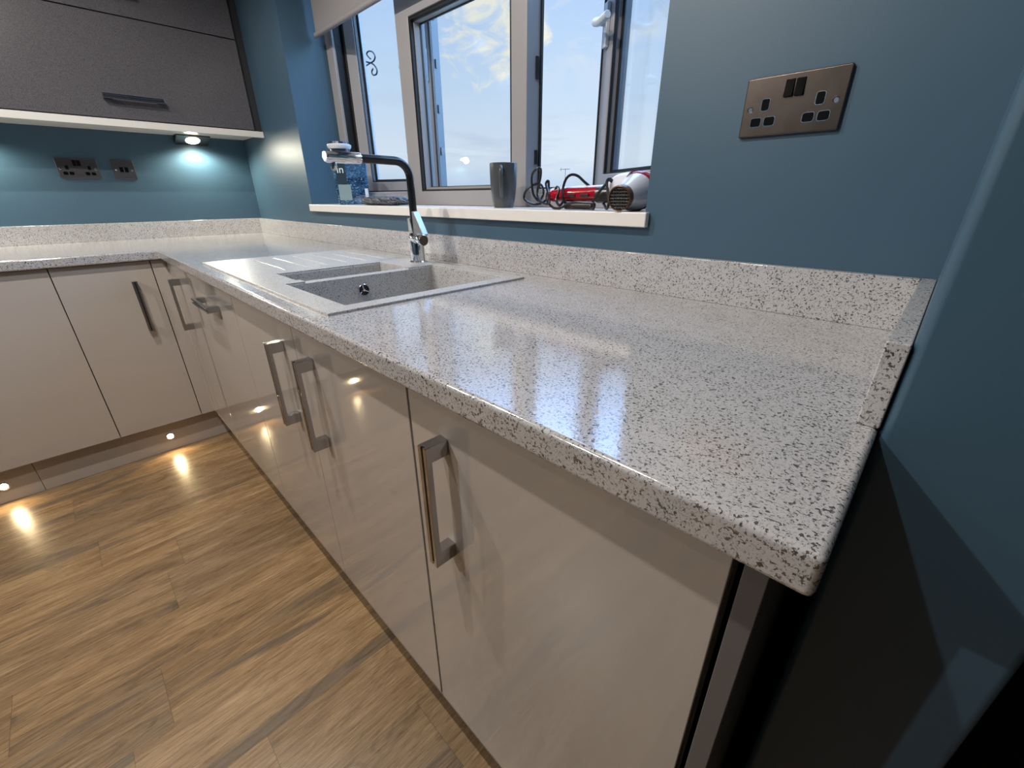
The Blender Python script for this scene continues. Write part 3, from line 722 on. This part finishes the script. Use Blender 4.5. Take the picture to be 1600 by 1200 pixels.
obj('cloth', blob(1.345, .085, SZ+.0165, .150, .050, .0158, .35, 3), PACK, pk)
def mat_film():
    m = bpy.data.materials.new('clear_film'); m.use_nodes = True; nt = m.node_tree; nt.nodes.clear(); t = NT(nt)
    n = t.bump(t.noise(t.n('ShaderNodeTexCoord').outputs['Object'], 70, 5, .7, 2), 1.0, .004)
    gl = t.n('ShaderNodeBsdfGlossy', {'Roughness': .12, 'Normal': n}).outputs[0]; tr = t.n('ShaderNodeBsdfTransparent').outputs[0]
    mx_ = t.n('ShaderNodeMixShader', {0: .07, 1: tr, 2: gl}); out = t.n('ShaderNodeOutputMaterial'); nt.links.new(mx_.outputs[0], out.inputs[0]); return m
obj('film_wrap', blob(1.335, .085, SZ+.0205, .178, .058, .0195, .45, 8), mat_film(), pk)

# hairdryer
dr = empty('hairdryer', (2.48, .06, SZ), 'red and pearl white hairdryer lying on the right end of the sill', 'hairdryer')
N0 = Vector((2.508, -.022, 1.098)); ax = Vector((-.10, 1, .16)).normalized()
bm = bmesh.new(); lathe(bm, [(.0255, .018), (.0262, .006), (.0262, 0), (.0235, -.001), (.0235, .004)], N0, ax, 40); obj('nozzle_ring', bm, BRONZE, dr)
bm = bmesh.new(); lathe(bm, [(0, .003), (.0236, .003)], N0, ax, 40)
u, v = frame_to(ax)
for k in range(-3, 4):
    r = math.sqrt(max(0, .0232**2-(k*.0064)**2))
    for a_, b_ in ((u, v), (v, u)): tube(bm, [N0+a_*k*.0064-b_*r+ax*.001, N0+a_*k*.0064+b_*r+ax*.001], .0008, 6)
obj('grille', bm, DKPL, dr)
bm = bmesh.new(); lathe(bm, [(.0245, .012), (.0275, .03), (.034, .05), (.039, .075), (.0405, .10), (.038, .125), (.031, .145), (.018, .156), (0, .160)], N0, ax, 40); obj('barrel', bm, WHITEP, dr)
bm = bmesh.new(); lathe(bm, [(.0405, 0), (.0418, .002), (.0422, .016), (.0410, .024), (.0395, .025)], N0+ax*.082, ax, 40); obj('barrel_band', bm, RED, dr)
C0 = N0+ax*.085+Vector((-.015, 0, .010))
hdir = Vector((-1, -.02, -.12)).normalized()
bm = bmesh.new(); tube(bm, smooth_pts([C0, C0+hdir*.025+Vector((0, 0, .004)), C0+hdir*.05], 5), [.034, .033, .032, .031, .030, .029, .028, .026, .024, .022, .020], 24); obj('collar', bm, WHITEP, dr)
bm = bmesh.new(); tube(bm, [C0+hdir*(.045), C0+hdir*.049], [.0235, .0228], 24); obj('collar_trim', bm, RED, dr)
hp = [Vector((2.435, .056, 1.110)), Vector((2.40, .054, 1.108)), Vector((2.35, .052, 1.107)), Vector((2.30, .050, 1.106)), Vector((2.262, .049, 1.103)), Vector((2.252, .049, 1.102))]
bm = bmesh.new(); tube(bm, smooth_pts(hp, 4), [.0175]*6+[.0172]*6+[.016]*4+[.0145, .0135, .0125, .012, .010], 24); obj('grip', bm, RED, dr)
bm = bmesh.new(); tube(bm, [p+Vector((0, .002, .0062)) for p in smooth_pts(hp[:5], 4)], .0132, 16); obj('grip_top', bm, WHITEP, dr)
bm = bmesh.new(); tube(bm, [(2.44, .052, 1.106), (2.405, .050, 1.106)], .0190, 20); obj('grip_collar', bm, DKPL, dr)
for xx in (2.335, 2.375):
    bm = bmesh.new(); box(bm, xx-.012, xx+.012, .0325, .0375, 1.101, 1.108); obj('slide_switch', bm, DKPL, dr, bevel=.001, smooth=False)
bm = bmesh.new(); tube(bm, [(2.31, .045, SZ+.009), (2.395, .045, SZ+.009)], [.0085, .0085], 16); obj('cool_shot_base', bm, DKPL, dr)

# cable of the hairdryer
def CP(x, y, yy):     # point on the plane Y=yy seen at pixel (x,y)
    d_ = fwd+rt2*((x-800)/660.4)-up2*((y-600)/660.4); s = (yy-CY)/d_.y
    return Vector((CX, CY, CZ))+d_*s
bm = bmesh.new()
seq = [(878, 309, .055), (866, 308, .06), (855, 312, .075), (845, 318, .06), (832, 319, .04), (820, 312, .03), (820, 302, .03), (828, 292, .035), (840, 287, .05), (847, 291, .07), (849, 303, .08), (842, 314, .06), (834, 305, .04), (831, 288, .035), (832, 272, .03), (840, 263, .03), (845, 265, .04), (844, 280, .05), (840, 296, .06), (841, 310, .05), (849, 318, .03), (858, 317, .02), (856, 300, .035), (853, 287, .045), (857, 283, .05), (857, 295, .06), (854, 308, .05), (858, 319, .03), (868, 326, .02), (878, 324, .015), (886, 319, .02), (900, 316, .02), (915, 317, .02), (928, 318, .02), (927, 326, .01), (923, 322, .02), (934, 303, .022), (946, 288, .024), (951, 281, .03), (957, 285, .04), (960, 292, .05)]
tube(bm, smooth_pts([CP(*p) for p in seq], 5), .0033, 8)
seq2 = [(884, 318, .03), (879, 308, .022), (880, 293, .03), (885, 279, .035), (893, 273, .04), (903, 275, .045), (913, 284, .05), (921, 291, .06), (930, 300, .075), (938, 310, .08), (944, 320, .05), (948, 326, .01), (951, 318, .008), (950, 300, .015), (948, 286, .02), (952, 279, .03), (959, 286, .045), (961, 296, .055)]
tube(bm, smooth_pts([CP(*p) for p in seq2], 5), .0033, 8)
seq3 = [(866, 310, .06), (867, 298, .045), (871, 292, .04), (873, 299, .035), (869, 312, .03), (874, 321, .02), (880, 313, .03), (876, 301, .045), (883, 296, .06)]
tube(bm, smooth_pts([CP(*p) for p in seq3], 5), .0033, 8)
for v in bm.verts: v.co.z = max(v.co.z, SZ+.0002)
cb = obj('power_cable', bm, CABLE, dr)

# ------------------------------------------------------------------ outside
bm = bmesh.new(); Y_ = .62
arm = [CP(546, 91, .50), CP(562, 94, .56), CP(579, 98, .62)]
tube(bm, arm, .004, 8)
tube(bm, [CP(546, 119, .50), CP(562, 109, .56), CP(579, 98, .62)], .004, 8)
tube(bm, smooth_pts([CP(579, 98, .62), CP(584, 95, .62), CP(586, 88, .62), CP(582, 81, .62), CP(576, 80, .62), CP(573, 84, .62), CP(575, 88, .62), CP(579, 92, .62)], 5), .004, 8)
tube(bm, smooth_pts([CP(579, 98, .62), CP(585, 102, .62), CP(589, 109, .62), CP(588, 116, .62), CP(583, 117, .62), CP(581, 112, .62), CP(583, 107, .62)], 5), .004, 8)
tube(bm, [CP(546, 86, .50), CP(546, 124, .50)], .005, 8)
a_ = CP(546, 105, .50); tube(bm, [a_, Vector((a_.x, .272, a_.z))], .006, 8)
bk = obj('hanging_bracket', bm, IRON)
tag(bk, 'black wrought-iron scroll bracket outside, seen through the left pane', 'bracket')
gz = -2.8
tag(obj('ground', B(-1500, 1500, .6, 2500, gz-.2, gz), GROUND, smooth=False), kind='structure')
bm = bmesh.new(); rnd = random.Random(5)
x = -420
while x < 60:
    h = rnd.uniform(3.6, 6.2); bmesh.ops.create_icosphere(bm, subdivisions=2, radius=1, matrix=Matrix.Translation((x, 200+rnd.uniform(-3, 3), gz)) @ Matrix.Diagonal((rnd.uniform(5, 11), 4, h+2, 1))); x += rnd.uniform(5, 10)
tag(obj('far_tree_line', bm, TREE), 'faint distant tree line on the horizon beyond the fields', 'trees', kind='stuff')
an = bmesh.new(); c_ = Vector((-21.24, 30, 0))
tube(an, [(c_.x, 30, gz), (c_.x, 30, 3.12)], .02, 8); tube(an, [(c_.x-.5, 30, 3.1), (c_.x+.42, 30, 3.08)], .016, 6)
for k in range(6): tube(an, [(c_.x-.45+k*.16, 29.8, 3.1), (c_.x-.45+k*.16, 30.2, 3.1)], .008, 5)
tube(an, [(c_.x-.48, 30, 2.98), (c_.x-.48, 30, 3.2)], .02, 6)
tag(obj('tv_aerial', an, IRON), 'thin television aerial on a mast in the distance beyond the right opening', 'aerial')
